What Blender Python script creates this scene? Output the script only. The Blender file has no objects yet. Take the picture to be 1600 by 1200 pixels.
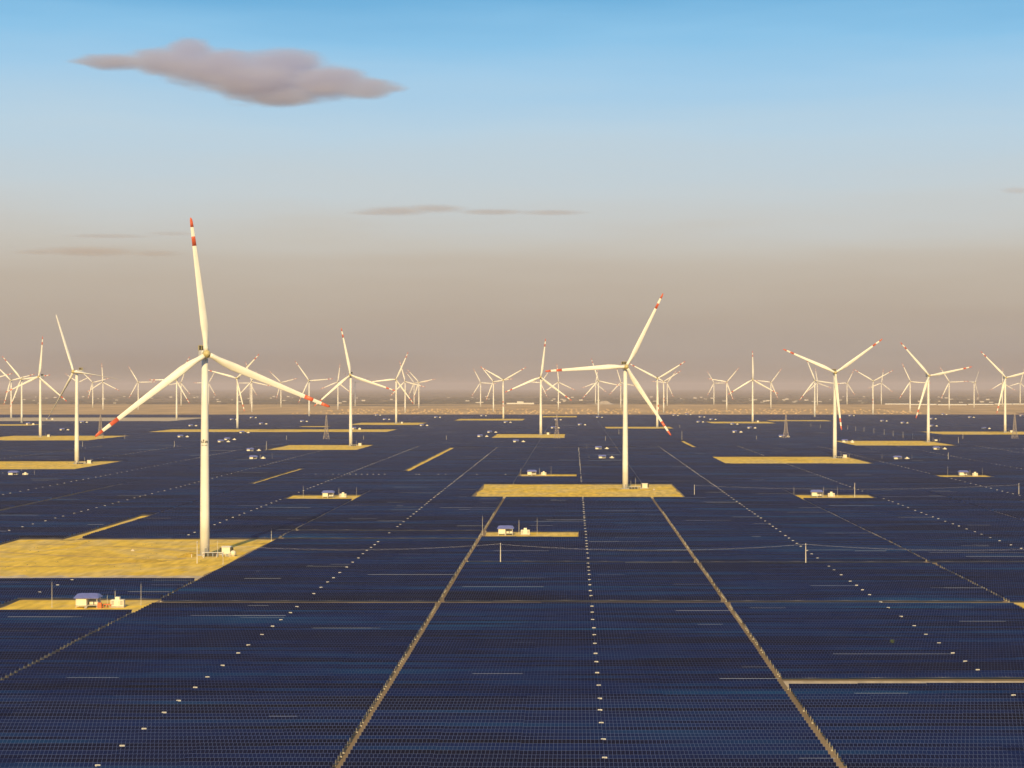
import bpy, bmesh, math, random
import numpy as np
from mathutils import Vector, Matrix
random.seed(7); rng = np.random.default_rng(7)
scene = bpy.context.scene
COL = scene.collection
R = math.radians

# ------------------------------------------------------------------ camera
CAM_H = 88.0            # flying height, metres
F_PX = 2800.0           # focal length in pixels of the 1600 px wide photograph
VX, VY = 896.0, 604.0   # where the panel aisles and the horizon meet
cam_d = bpy.data.cameras.new('camera'); cam = bpy.data.objects.new('camera', cam_d); COL.objects.link(cam)
cam.location = (0, 0, CAM_H); cam.rotation_euler = (R(90), 0, 0)
cam_d.sensor_width = 36.0; cam_d.lens = F_PX/1600*36
cam_d.shift_x = -(VX-800)/1600; cam_d.shift_y = (VY-600)/1600
cam_d.clip_start = 1.0; cam_d.clip_end = 300000.0
scene.camera = cam

# ------------------------------------------------------------------ light
SUN_EL, SUN_AZ = 26.0, -4.5      # degrees; the sun stands behind the camera, a little to its left
world = bpy.data.worlds.new('World'); scene.world = world; world.use_nodes = True
wn = world.node_tree.nodes; wl = world.node_tree.links; wn.clear()
w_out = wn.new('ShaderNodeOutputWorld'); w_bg = wn.new('ShaderNodeBackground'); w_bg.inputs['Strength'].default_value = 0.1
sky = wn.new('ShaderNodeTexSky'); sky.sky_type = 'NISHITA'; sky.sun_disc = False
sky.sun_elevation = R(SUN_EL); sky.sun_rotation = R(180+SUN_AZ)
sky.air_density = 1.0; sky.dust_density = 2.0; sky.ozone_density = 1.6; sky.altitude = 0
geo = wn.new('ShaderNodeTexCoord'); sepw = wn.new('ShaderNodeSeparateXYZ'); wl.new(geo.outputs['Generated'], sepw.inputs[0])
# dusty air low over the plain: sine of elevation -> colour (same all round the horizon)
def s2l(c): return tuple(((v/255)/12.92 if v/255 <= .04045 else ((v/255+.055)/1.055)**2.4) for v in c)
mr = wn.new('ShaderNodeMapRange'); mr.inputs['From Min'].default_value = 0.0; mr.inputs['From Max'].default_value = 0.5
wmap = wn.new('ShaderNodeMapping'); wmap.inputs['Scale'].default_value = (3.2, 3.2, 26); wl.new(geo.outputs['Generated'], wmap.inputs['Vector'])
wno = wn.new('ShaderNodeTexNoise'); wno.inputs['Scale'].default_value = 1.6; wno.inputs['Detail'].default_value = 4; wl.new(wmap.outputs[0], wno.inputs['Vector'])
wsh = wn.new('ShaderNodeMath'); wsh.operation = 'MULTIPLY_ADD'; wsh.inputs[1].default_value = .03; wl.new(wno.outputs['Fac'], wsh.inputs[0])
wz = wn.new('ShaderNodeMath'); wz.operation = 'SUBTRACT'; wz.inputs[1].default_value = .015; wl.new(sepw.outputs['Z'], wz.inputs[0]); wl.new(wz.outputs[0], wsh.inputs[2])
wl.new(wsh.outputs[0], mr.inputs['Value'])   # the dust is not quite level all round
ramp = wn.new('ShaderNodeValToRGB'); wl.new(mr.outputs[0], ramp.inputs['Fac'])
SKY = [(604,(156,142,130)),(575,(167,152,140)),(545,(176,162,150)),(500,(183,169,154)),(450,(190,178,163)),(410,(195,186,173)),(380,(199,195,186)),(345,(200,203,201)),
       (300,(198,208,212)),(210,(186,211,227)),(120,(163,205,234)),(60,(140,196,233)),(0,(112,178,222)),(-250,(84,150,206)),(-800,(62,120,184))]
els = ramp.color_ramp.elements
while len(els) > 1: els.remove(els[-1])
for i, (py, c) in enumerate(SKY):
    t = (VY-py)/F_PX; s = t/math.sqrt(1+t*t)
    e = els[0] if i == 0 else els.new(min(1, s/0.5))
    e.position = min(1, s/0.5); e.color = (*s2l(c), 1)
amp = wn.new('ShaderNodeMix'); amp.data_type = 'RGBA'; amp.blend_type = 'MULTIPLY'; amp.inputs['Factor'].default_value = 1
wl.new(ramp.outputs['Color'], amp.inputs[6]); amp.inputs[7].default_value = (9.0, 9.0, 9.0, 1)
hz = wn.new('ShaderNodeMapRange'); hz.interpolation_type = 'SMOOTHSTEP'
hz.inputs['From Min'].default_value = 0.24; hz.inputs['From Max'].default_value = 0.6
wl.new(sepw.outputs['Z'], hz.inputs['Value'])
mixw = wn.new('ShaderNodeMix'); mixw.data_type = 'RGBA'
wl.new(hz.outputs[0], mixw.inputs['Factor']); wl.new(amp.outputs[2], mixw.inputs[6]); wl.new(sky.outputs[0], mixw.inputs[7])
wl.new(mixw.outputs[2], w_bg.inputs['Color']); wl.new(w_bg.outputs[0], w_out.inputs['Surface'])

sun_d = bpy.data.lights.new('sun', 'SUN'); sun = bpy.data.objects.new('sun', sun_d); COL.objects.link(sun)
sun_d.energy = 4.8; sun_d.angle = R(0.5); sun_d.color = (1.0, 0.72, 0.31)
sdir = Vector((math.sin(R(SUN_AZ))*math.cos(R(SUN_EL)), -math.cos(R(SUN_AZ))*math.cos(R(SUN_EL)), math.sin(R(SUN_EL))))
sun.rotation_euler = sdir.to_track_quat('Z', 'Y').to_euler()
scene.view_settings.view_transform = 'Standard'; scene.view_settings.look = 'None'
scene.view_settings.exposure = 0.15; scene.view_settings.gamma = 1.0
scene.render.engine = 'CYCLES'
scene.cycles.volume_bounces = 6; scene.cycles.max_bounces = 8

# ------------------------------------------------------------------ helpers
def gp(x, y, z=0.0):
    """point of the flat ground seen at photograph pixel (x, y)"""
    b = y-VY
    return Vector(((x-VX)/b*CAM_H, F_PX*CAM_H/b, z))
def gx(x, y): return gp(x, y).x
def gy(y): return F_PX*CAM_H/(y-VY)

class MB:
    def __init__(s): s.v = []; s.f = []; s.mi = []; s.m = 0
    def add(s, vs, fs):
        o = len(s.v); s.v += [tuple(v) for v in vs]; s.f += [tuple(i+o for i in f) for f in fs]; s.mi += [s.m]*len(fs); return s
    def box(s, x0, x1, y0, y1, z0, z1, taper=0.0):
        t = taper
        return s.add([(x0,y0,z0),(x1,y0,z0),(x1,y1,z0),(x0,y1,z0),(x0+t,y0+t,z1),(x1-t,y0+t,z1),(x1-t,y1-t,z1),(x0+t,y1-t,z1)],
                     [(3,2,1,0),(4,5,6,7),(0,1,5,4),(1,2,6,5),(2,3,7,6),(3,0,4,7)])
    def lathe(s, prof, n=16, cx=0, cy=0):
        o = []; 
        for r, z in prof: o += [(cx+r*math.cos(2*math.pi*i/n), cy+r*math.sin(2*math.pi*i/n), z) for i in range(n)]
        fs = [(k*n+i, k*n+(i+1)%n, (k+1)*n+(i+1)%n, (k+1)*n+i) for k in range(len(prof)-1) for i in range(n)]
        fs += [tuple(range(n-1,-1,-1)), tuple((len(prof)-1)*n+i for i in range(n))]
        return s.add(o, fs)
    def bar(s, a, b, r, n=4, r2=None):
        a = Vector(a); b = Vector(b); d = (b-a).normalized(); u = d.orthogonal().normalized(); w = d.cross(u); r2 = r if r2 is None else r2
        o = [a+(u*math.cos(2*math.pi*i/n+.785)+w*math.sin(2*math.pi*i/n+.785))*r for i in range(n)] + [b+(u*math.cos(2*math.pi*i/n+.785)+w*math.sin(2*math.pi*i/n+.785))*r2 for i in range(n)]
        return s.add(o, [(i,(i+1)%n,n+(i+1)%n,n+i) for i in range(n)]+[tuple(range(n-1,-1,-1)), tuple(range(n,2*n))])
    def loft(s, rings):
        n = len(rings[0]); o = [p for r in rings for p in r]
        fs = [(k*n+i, k*n+(i+1)%n, (k+1)*n+(i+1)%n, (k+1)*n+i) for k in range(len(rings)-1) for i in range(n)]
        fs += [tuple(range(n-1,-1,-1)), tuple((len(rings)-1)*n+i for i in range(n))]
        return s.add(o, fs)
    def mesh(s, name, mats, smooth=False):
        me = bpy.data.meshes.new(name); me.from_pydata(s.v, [], s.f)
        for m in (mats if isinstance(mats, (list, tuple)) else [mats]): me.materials.append(m)
        me.polygons.foreach_set('material_index', s.mi)
        if smooth:
            me.polygons.foreach_set('use_smooth', [len(f) == 4 for f in s.f])
        me.update(); return me
def obj(name, me, parent=None, loc=(0,0,0), rot=(0,0,0), kind=None, label=None, cat=None, group=None):
    o = bpy.data.objects.new(name, me); COL.objects.link(o); o.location = loc; o.rotation_euler = rot
    if parent is not None: o.parent = parent
    if kind: o['kind'] = kind
    if label: o['label'] = label
    if cat: o['category'] = cat
    if group: o['group'] = group
    return o

# ------------------------------------------------------------------ materials
def mat(name, col, rough=0.6, metal=0.0, spec=0.5, var=0.0, scale=1.0, bump=0.0):
    m = bpy.data.materials.new(name); m.use_nodes = True; nt = m.node_tree; p = nt.nodes['Principled BSDF']
    p.inputs['Base Color'].default_value = (*col, 1); p.inputs['Roughness'].default_value = rough
    p.inputs['Metallic'].default_value = metal; p.inputs['Specular IOR Level'].default_value = spec
    if var or bump:
        tc = nt.nodes.new('ShaderNodeTexCoord'); ns = nt.nodes.new('ShaderNodeTexNoise'); ns.inputs['Scale'].default_value = scale; ns.inputs['Detail'].default_value = 5
        nt.links.new(tc.outputs['Object'], ns.inputs['Vector'])
        if var:
            mp = nt.nodes.new('ShaderNodeMapRange'); mp.inputs['From Min'].default_value = .3; mp.inputs['From Max'].default_value = .7
            mp.inputs['To Min'].default_value = 1-var; mp.inputs['To Max'].default_value = 1+var*.4
            nt.links.new(ns.outputs['Fac'], mp.inputs['Value'])
            mx = nt.nodes.new('ShaderNodeVectorMath'); mx.operation = 'SCALE'; mx.inputs[0].default_value = col
            nt.links.new(mp.outputs[0], mx.inputs['Scale']); nt.links.new(mx.outputs[0], p.inputs['Base Color'])
        if bump:
            bp = nt.nodes.new('ShaderNodeBump'); bp.inputs['Strength'].default_value = bump; nt.links.new(ns.outputs['Fac'], bp.inputs['Height']); nt.links.new(bp.outputs[0], p.inputs['Normal'])
    return m
def noise_ground(name, cols, sx, sy, fine=0.15, bump=0.3, seed=0.0):
    """earth in several tones laid out by world position, stretched along the ploughing direction"""
    m = bpy.data.materials.new(name); m.use_nodes = True; nt = m.node_tree; N = nt.nodes; L = nt.links; p = N['Principled BSDF']
    p.inputs['Roughness'].default_value = .95; p.inputs['Specular IOR Level'].default_value = .1
    g = N.new('ShaderNodeNewGeometry'); mp = N.new('ShaderNodeMapping'); mp.inputs['Scale'].default_value = (sx, sy, 1); mp.inputs['Location'].default_value = (seed, seed*1.7, 0)
    L.new(g.outputs['Position'], mp.inputs['Vector'])
    n1 = N.new('ShaderNodeTexNoise'); n1.inputs['Scale'].default_value = 1; n1.inputs['Detail'].default_value = 8; n1.inputs['Roughness'].default_value = .6; n1.inputs['Distortion'].default_value = .6
    L.new(mp.outputs[0], n1.inputs['Vector'])
    cr = N.new('ShaderNodeValToRGB'); L.new(n1.outputs['Fac'], cr.inputs['Fac']); e = cr.color_ramp.elements
    while len(e) > 1: e.remove(e[-1])
    for i, c in enumerate(cols):
        q = e[0] if i == 0 else e.new(.28+.44*i/(len(cols)-1)); q.position = .28+.44*i/(len(cols)-1); q.color = (*c, 1)
    n2 = N.new('ShaderNodeTexNoise'); n2.inputs['Scale'].default_value = fine; n2.inputs['Detail'].default_value = 6; mq = N.new('ShaderNodeMapping'); mq.inputs['Scale'].default_value = (1, .22, 1); L.new(g.outputs['Position'], mq.inputs['Vector']); L.new(mq.outputs[0], n2.inputs['Vector'])
    m2 = N.new('ShaderNodeMapRange'); m2.inputs['From Min'].default_value = .3; m2.inputs['From Max'].default_value = .7; m2.inputs['To Min'].default_value = .74; m2.inputs['To Max'].default_value = 1.18
    L.new(n2.outputs['Fac'], m2.inputs['Value'])
    vm = N.new('ShaderNodeVectorMath'); vm.operation = 'SCALE'; L.new(cr.outputs['Color'], vm.inputs[0]); L.new(m2.outputs[0], vm.inputs['Scale'])
    L.new(vm.outputs[0], p.inputs['Base Color'])
    if bump:
        b = N.new('ShaderNodeBump'); b.inputs['Strength'].default_value = bump; b.inputs['Distance'].default_value = .5
        L.new(n2.outputs['Fac'], b.inputs['Height']); L.new(b.outputs[0], p.inputs['Normal'])
    return m
def panel_mat(name, lines):
    """dark blue cells under glass; batches of modules differ a little in tone from row to row"""
    m = bpy.data.materials.new(name); m.use_nodes = True; nt = m.node_tree; N = nt.nodes; L = nt.links; p = N['Principled BSDF']
    p.inputs['Roughness'].default_value = .16; p.inputs['IOR'].default_value = 1.5
    g = N.new('ShaderNodeNewGeometry'); sp = N.new('ShaderNodeSeparateXYZ'); L.new(g.outputs['Position'], sp.inputs[0])
    def math_(op, a, b=None):
        q = N.new('ShaderNodeMath'); q.operation = op
        for i, v in enumerate((a, b)):
            if v is None: continue
            if isinstance(v, (int, float)): q.inputs[i].default_value = v
            else: L.new(v, q.inputs[i])
        return q.outputs[0]
    row = math_('FLOOR', math_('DIVIDE', math_('SUBTRACT', sp.outputs['Y'], ROW0), PITCH))
    cv = N.new('ShaderNodeCombineXYZ'); L.new(math_('MULTIPLY', sp.outputs['X'], .011), cv.inputs[0]); L.new(math_('MULTIPLY', row, .83), cv.inputs[1])
    n1 = N.new('ShaderNodeTexNoise'); n1.inputs['Scale'].default_value = 1; n1.inputs['Detail'].default_value = 2; L.new(cv.outputs[0], n1.inputs['Vector'])
    cv2 = N.new('ShaderNodeCombineXYZ'); L.new(math_('MULTIPLY', sp.outputs['X'], .004), cv2.inputs[0]); L.new(math_('MULTIPLY', row, .11), cv2.inputs[1])
    n2 = N.new('ShaderNodeTexNoise'); n2.inputs['Scale'].default_value = 1; n2.inputs['Detail'].default_value = 3; L.new(cv2.outputs[0], n2.inputs['Vector'])
    s = math_('ADD', math_('MULTIPLY', n1.outputs['Fac'], .55), math_('MULTIPLY', n2.outputs['Fac'], .45))
    cr = N.new('ShaderNodeValToRGB'); L.new(s, cr.inputs['Fac']); e = cr.color_ramp.elements
    e[0].position = .36; e[0].color = (.0035, .0025, .009, 1); e[1].position = .66; e[1].color = (.003, .034, .115, 1)
    q = e.new(.46); q.color = (.003, .0045, .030, 1)
    q = e.new(.54); q.color = (.003, .010, .066, 1)
    out = cr.outputs['Color']
    if lines:   # aluminium frames between modules one metre apart, too fine here to be built
        fr = math_('FRACT', sp.outputs['X']); ln = math_('LESS_THAN', fr, .05)
        mx = N.new('ShaderNodeMix'); mx.data_type = 'RGBA'; L.new(ln, mx.inputs['Factor']); L.new(out, mx.inputs[6]); mx.inputs[7].default_value = (.075, .105, .225, 1)
        out = mx.outputs[2]
    L.new(out, p.inputs['Base Color'])
    rr = N.new('ShaderNodeMapRange'); L.new(n1.outputs['Fac'], rr.inputs['Value']); rr.inputs['To Min'].default_value = .08; rr.inputs['To Max'].default_value = .3
    L.new(rr.outputs[0], p.inputs['Roughness'])
    return m
PITCH, ROW0 = 4.4, 392.0
M = dict(
    ground = noise_ground('dry_earth', [(.18,.135,.085),(.24,.18,.11),(.29,.22,.14),(.24,.17,.10)], .0005, .003, fine=.05),
    field  = noise_ground('pale_farmland', [(.40,.27,.14),(.56,.40,.20),(.50,.34,.18),(.66,.50,.26)], .0004, .006, fine=.01, bump=0, seed=3),
    pad    = noise_ground('golden_dry_grass', [(.30,.205,.06),(.66,.45,.085),(.82,.57,.08),(.70,.52,.17),(.80,.54,.05),(.84,.67,.30)], .014, .013, fine=.22, seed=5),
    gravel = noise_ground('pale_gravel', [(.50,.42,.30),(.60,.50,.36)], .05, .05, fine=.3, seed=9),
    sand   = noise_ground('yellow_sand', [(.55,.36,.05),(.66,.46,.07)], .2, .2, fine=.4, seed=11),
    glass  = panel_mat('solar_cells', False), glass_far = panel_mat('solar_cells_with_frame_lines', True),
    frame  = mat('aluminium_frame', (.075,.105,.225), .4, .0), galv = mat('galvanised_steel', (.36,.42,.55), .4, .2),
    white  = mat('turbine_paint', (.80,.79,.74), .42, var=.12, scale=.11), red = mat('red_band_paint', (.56,.10,.04), .45),
    dark   = mat('dark_grille', (.035,.03,.02), .6), hub = mat('hub_casting', (.55,.47,.22), .5, var=.2, scale=.8),
    door   = mat('grey_door', (.25,.25,.25), .5), concrete = mat('concrete', (.42,.39,.33), .9, var=.2, scale=.6),
    cream  = mat('cream_cabinet_paint', (.78,.72,.56), .5, var=.08, scale=.5), wall = mat('cream_wall_panel', (.80,.74,.56), .6, var=.08, scale=.7),
    blue   = mat('blue_sheet_roof', (.15,.18,.48), .4, var=.15, scale=.5), orange = mat('orange_paint', (.70,.16,.04), .5),
    steel  = mat('pylon_steel', (.50,.42,.36), .5, .2), pole = mat('concrete_pole', (.62,.58,.50), .8), wire = mat('aluminium_wire', (.7,.7,.7), .4),
    tuft   = mat('dry_tuft', (.26,.20,.08), .9),
    ink    = mat('dark_lettering', (.05,.04,.03), .6), box = mat('white_box_paint', (.66,.64,.60), .45), roof = mat('pale_roof', (.68,.62,.55), .7),
    leaf   = mat('shrub_leaf', (.07,.10,.03), .8), trees = mat('far_woodland', (.13,.11,.075), .9, var=.4, scale=.004), brick = mat('house_wall', (.60,.55,.48), .8),
    stone  = mat('spoil_heap', (.40,.35,.30), .95, var=.2, scale=.05),
)

# ------------------------------------------------------------------ setting: ground, plain, lots, tracks
def sheet(name, pts, m, z, kind='structure'):
    mb = MB(); mb.add([(p[0], p[1], z) for p in pts], [tuple(range(len(pts)))]); return obj(name, mb.mesh(name, m), kind=kind)
def rect(name, x0, x1, y0, y1, m, z): return sheet(name, [(x0,y0),(x1,y0),(x1,y1),(x0,y1)], m, z)
gm = MB()
xs = [-60000,-20000,-6000,-2000,-500,500,2000,6000,20000,60000]; ys = [-3000,0,400,900,2000,4000,7000,12000,25000,60000]
gm.add([(x,y,0) for y in ys for x in xs], [(j*10+i, j*10+i+1, (j+1)*10+i+1, (j+1)*10+i) for j in range(9) for i in range(9)])
obj('ground', gm.mesh('ground', M['ground']), kind='structure')
FIELD_END = gy(648.5)
rect('farmland', -6000, 6000, FIELD_END+5, gy(632), M['field'], .06)

# lots left free of panels: (x0, x1, y0, y1)
LOTS = []
def lot(name, x0, x1, y0, y1, m='pad', ragged=0.0):
    y0 *= .981
    LOTS.append((x0, x1, y0, y1))
    pts = []
    n = max(2, int((x1-x0)/12)) if ragged else 1
    for i in range(n+1): pts.append((x0+(x1-x0)*i/n, y0+random.uniform(0, ragged)))
    nd = max(2, int((y1-y0)/25)) if ragged else 1
    for i in range(1, nd): pts.append((x1-random.uniform(0, ragged*.5), y0+(y1-y0)*i/nd))
    for i in range(n, -1, -1): pts.append((x0+(x1-x0)*i/n, y1-random.uniform(0, ragged)))
    for i in range(nd-1, 0, -1): pts.append((x0+random.uniform(0, ragged), y0+(y1-y0)*i/nd))
    if x1-x0 > 30 and y1 < 2300:     # worn pale verge along the front
        n = int((x1-x0)/6); vs = []
        for i in range(n+1):
            x = x0+.5+(x1-x0-1)*i/n; vs += [(x, y0+ragged+.3, .09), (x, y0+ragged+(y1-y0)*.05+random.uniform(0, (y1-y0)*.05), .09)]
        vb = MB(); vb.add(vs, [(2*i, 2*i+2, 2*i+3, 2*i+1) for i in range(n)]); obj('verge', vb.mesh('verge', M['gravel']), kind='structure')
    return sheet(name, pts, M[m], .05)
P_TURB = [(-318,-171,gy(902),gy(843)), (-80,88,gy(776),gy(757)), (171,342,gy(724),gy(714)), (-740,-523,gy(733),gy(721)), (-427,-296,gy(703),gy(695.5)),
    (414,571,gy(696),gy(689)), (-141,-15,gy(684),gy(678.5)), (665,930,gy(679),gy(674.5)), (-517,-350,gy(664),gy(660.5)), (67,210,gy(669.5),gy(667)),
    (325,485,gy(661.5),gy(659)), (-824,-356,gy(675),gy(671)), (-1000,-780,gy(688),gy(681)), (495,660,gy(658),gy(656.5)), (-1400,-1210,gy(665),gy(663)), (-310,-130,gy(657),gy(654.5))]
for r in P_TURB: lot('turbine_lot', *r, ragged=4.0)
lot('bare_strip', -1620, -1008, gy(658), gy(652.5), 'gravel')
lot('bare_strip', -90, 10, gy(652), gy(650), 'pad')
lot('bare_strip', -600, -530, gy(667), gy(666), 'pad')
for x0, x1, ya, yb in ((-176.5,-168,735,700), (-292.5,-284.5,755,733), (-293.5,-285.5,840,806), (-405.5,-400,800,757), (170,178,698.5,689.5)):
    lot('bare_strip', x0, x1, gy(ya), gy(yb), 'pad', ragged=1.5)
P_STAT = [(-228,-170.5,gy(952),gy(938)), (-52.5,3,gy(837.5),gy(832)), (-226,-171,gy(778.8),gy(774.5)), (-52,3,gy(744),gy(741.5)), (178.5,238,gy(778),gy(774)),
          (352,407,gy(745),gy(743)), (178.5,238,gy(945.5),gy(941.8))]
for r in P_STAT: lot('station_lot', *r, ragged=1.2)
# service tracks across the panel rows: (x0, x1, y of the far edge in the photograph, free depth)
AX0, AXP = 61.3, 115.4                    # aisles stand every 115.4 m
TRACKS = [(62.6,300,1064.5,12.6), (-168,420,941.5,11.2), (-53,700,881,11.6), (-168,-54,830.5,14.6), (-285,-53,843,14.6), (-170,90,699.5,42)]
for x0, x1, py, dep in TRACKS:
    y1 = gy(py); LOTS.append((x0, x1, y1-dep, y1)); rect('service_track', x0, x1, y1-dep, y1, M['gravel' if py > 1000 else 'ground'], .04)

# ------------------------------------------------------------------ solar tables
MOD, LEN, TILT, ZLOW = 1.0, 2.0, R(33), .7
cs, sn = math.cos(TILT), math.sin(TILT)
def in_view(x, y, pad=0): 
    px = VX+x*F_PX/y
    return -pad <= px <= 1600+pad
def segs_for(x0, x1, y):
    s = [(x0, x1)]
    for a, b, c, d in LOTS:
        if c-1.7 <= y <= d:
            n = []
            for p, q in s:
                if b <= p or a >= q: n.append((p, q)); continue
                if a-p > 2: n.append((p, a-.2))
                if q-b > 2: n.append((b+.2, q))
            s = n
    return s
def table_mesh(n):
    """n modules side by side on a tilted frame, origin at the ground under the lower edge's middle"""
    w = n*MOD; g = MB()
    for i in range(n):
        a = -w/2+i*MOD; e = .03; t = .02
        p = [(a+e, .05), (a+MOD-e, .05), (a+MOD-e, LEN-.07), (a+e, LEN-.07)]
        g.add([(x, u*cs-t*sn, ZLOW+u*sn+t*cs) for x, u in p], [(0,1,2,3)])
    f = MB(); vs = []
    for t in (-.03, .012):
        vs += [(x, u*cs-t*sn, ZLOW+u*sn+t*cs) for x, u in ((-w/2,0),(w/2,0),(w/2,LEN),(-w/2,LEN))]
    f.add(vs, [(3,2,1,0),(4,5,6,7),(0,1,5,4),(1,2,6,5),(2,3,7,6),(3,0,4,7)])
    po = MB(); po.box(-.06,.06,.78,.9,-.7,ZLOW+.78*math.tan(TILT)-.10)
    return g.mesh('panel_array', M['glass']), f.mesh('module_frame', M['frame']), po.mesh('post', M['galv'])
rows = int((FIELD_END-ROW0)/PITCH)
near_tabs = []; far_tabs = []; glint_strips = []
NEAR_END = 1500.0
phx = rng.uniform(0, 6.28, 6); 
def lie(x, y): return .10*math.sin(x*.021+y*.013+phx[0])+.08*math.sin(x*.05-y*.031+phx[1])+.06*math.sin(y*.11+phx[2])
for r in range(rows):
    y = ROW0+r*PITCH; rowj = random.gauss(0, .035)
    half = .30*y
    k0 = int(math.floor((-.32*y-170-AX0)/AXP)); k1 = int(math.ceil((.2515*y+150-AX0)/AXP))
    for k in range(k0, k1+1):
        xa = AX0+k*AXP
        for (p, q) in ((xa+.52, xa+61.3), (xa+61.33, xa+AXP-.52)):
            if q < -.33*y-150 or p > .26*y+150: continue
            hj = rowj+random.gauss(0, .03)
            for s0, s1 in segs_for(p, q, y):
                w = s1-s0
                if y < NEAR_END:
                    tot = int(w/MOD+1e-6); nt = max(1, math.ceil(tot/20)); x = s0 if s0 > xa+30 else s1-tot*MOD
                    for i in range(nt):
                        n = tot//nt+(1 if i < tot%nt else 0)
                        if n < 2: continue
                        near_tabs.append((x+n*MOD/2, y+random.gauss(0,.03), lie(x, y)+hj, n, random.gauss(0, R(1.1)))); x += n*MOD
                else:
                    far_tabs.append(((s0+s1)/2, y, lie((s0+s1)/2, y)+hj, w, random.gauss(0, R(.8))))
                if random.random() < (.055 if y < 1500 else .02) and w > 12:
                    a = random.uniform(s0, s1-8); b = min(s1, a+random.uniform(8, 60)); glint_strips.append((a, b, y, lie((a+b)/2, y)+hj))
# the 300 tables that show largest stand as objects
near_tabs.sort(key=lambda t: t[1])
cand = [i for i, t in enumerate(near_tabs) if in_view(t[0], t[1], 30) and t[1] > 405][:300]
cset = set(cand); MESH = {}
lab_t = 'long tilted table of dark blue solar modules in the rows nearest the viewer'
for i in cand:
    x, y, z, n, dt = near_tabs[i]
    if n not in MESH: MESH[n] = table_mesh(n)
    g, f, po = MESH[n]
    t = obj('solar_table', None, loc=(x, y, z), label='long tilted table of dark blue solar modules among the closest panel rows', cat='solar panel', group='solar tables of the closest rows')
    obj('panel_array', g, t, rot=(dt, 0, 0)); obj('module_frame', f, t, rot=(dt, 0, 0))
    for px in (-n*MOD*.4, -n*MOD*.13, n*MOD*.13, n*MOD*.4): obj('post', po, t, loc=(px, 0, 0))
# the remaining tables: one mesh, too many to count
def bulk(name, tabs, far):
    V = []; Fq = []; MI = []; o = 0
    for x, y, z, n, dt in tabs:
        w = n*MOD if not far else n; a = TILT+dt; c, s = math.cos(a), math.sin(a); L = LEN
        b = np.array([(-w/2,0),(w/2,0),(w/2,L),(-w/2,L)])
        for t in (-.03, .012):
            V.append(np.stack([x+b[:,0], y+b[:,1]*c-t*s, z+ZLOW+b[:,1]*s+t*c], 1))
        Fq.append(np.array([(3,2,1,0),(4,5,6,7),(0,1,5,4),(1,2,6,5),(2,3,7,6),(3,0,4,7)])+o); MI += [1]*6; o += 8
        t = .02
        if far: e0 = np.array([[-w/2+.05]]); e1 = np.array([[w/2-.05]]); cnt = 1
        else: e0 = (-w/2+np.arange(n)*MOD+.03).reshape(-1,1); e1 = e0+MOD-.06; cnt = n
        u = np.array([.05,.05,L-.07,L-.07]); X = np.concatenate([e0,e1,e1,e0],1)
        V.append(np.stack([x+X.ravel(), np.tile(y+u*c-t*s, cnt), np.tile(z+ZLOW+u*s+t*c, cnt)], 1))
        Fq.append((np.arange(4*cnt).reshape(-1,4))+o); MI += [0]*cnt; o += 4*cnt
    V = np.concatenate(V).astype(np.float32); Fq = np.concatenate(Fq).astype(np.int32)
    me = bpy.data.meshes.new(name); me.vertices.add(len(V)); me.vertices.foreach_set('co', V.ravel())
    me.loops.add(Fq.size); me.loops.foreach_set('vertex_index', Fq.ravel()); me.polygons.add(len(Fq))
    me.polygons.foreach_set('loop_start', np.arange(0, Fq.size, 4)); me.polygons.foreach_set('loop_total', np.full(len(Fq), 4))
    me.materials.append(M['glass_far' if far else 'glass']); me.materials.append(M['frame'])
    me.polygons.foreach_set('material_index', np.array(MI, dtype=np.int32)); me.update(calc_edges=True); return me
obj('solar_field', bulk('solar_field', [t for i, t in enumerate(near_tabs) if i not in cset], False), kind='stuff', label='rows of dark blue solar modules behind the closest rows', cat='solar panels')
# far corner of the plant reaching further back on the right
y = FIELD_END+60
while y < gy(634):
    for k in range(12, 34):
        xa = AX0+k*AXP; lim = 1330+(y-FIELD_END)*.35
        if xa > lim and xa < .26*y+200: far_tabs.append((xa+57, y, lie(xa, y), 112, random.gauss(0, R(.8))))
    y += 9.0
obj('solar_field', bulk('solar_field_far', far_tabs, True), kind='stuff', label='far rows of solar modules merging into a dark blue sheet', cat='solar panels')
ep = MB()
for x, y, z, n, dt in near_tabs:
    if y > 1250: continue
    for xe in (x-n*MOD/2, x+n*MOD/2):
        u = (xe-AX0)/AXP; u = (u-round(u))*AXP
        if abs(u) < 2.2 and random.random() < .6:
            w_ = .12 if u > 0 else -.12
            ep.box(min(xe,xe-w_), max(xe,xe-w_), y+1.25, y+1.42, -.1, z+ZLOW+.45)
            if random.random() < .7: ep.box(xe-(.5 if u > 0 else 0), xe+(0 if u > 0 else .5), y+.5, y+.6, z+.1, z+.5)
obj('row_end_posts', ep.mesh('row_end_posts', M['concrete']), kind='stuff', label='pale posts and small boxes at row ends along the aisles', cat='posts')
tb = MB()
for a, b, y, z in glint_strips: tb.box(a, b, y+LEN*cs-.02, y+LEN*cs+.05, z+ZLOW+LEN*sn-.02, z+ZLOW+LEN*sn+random.choice((.01,.015,.025,.04)))  # thin bright strips added to imitate glints off the upper frame edges
obj('glint_strip_runs', tb.mesh('glint_strip_runs', M['galv']), kind='stuff', label='bright galvanised strips added for glints along the upper edges of panel rows', cat='glint strips')

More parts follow.
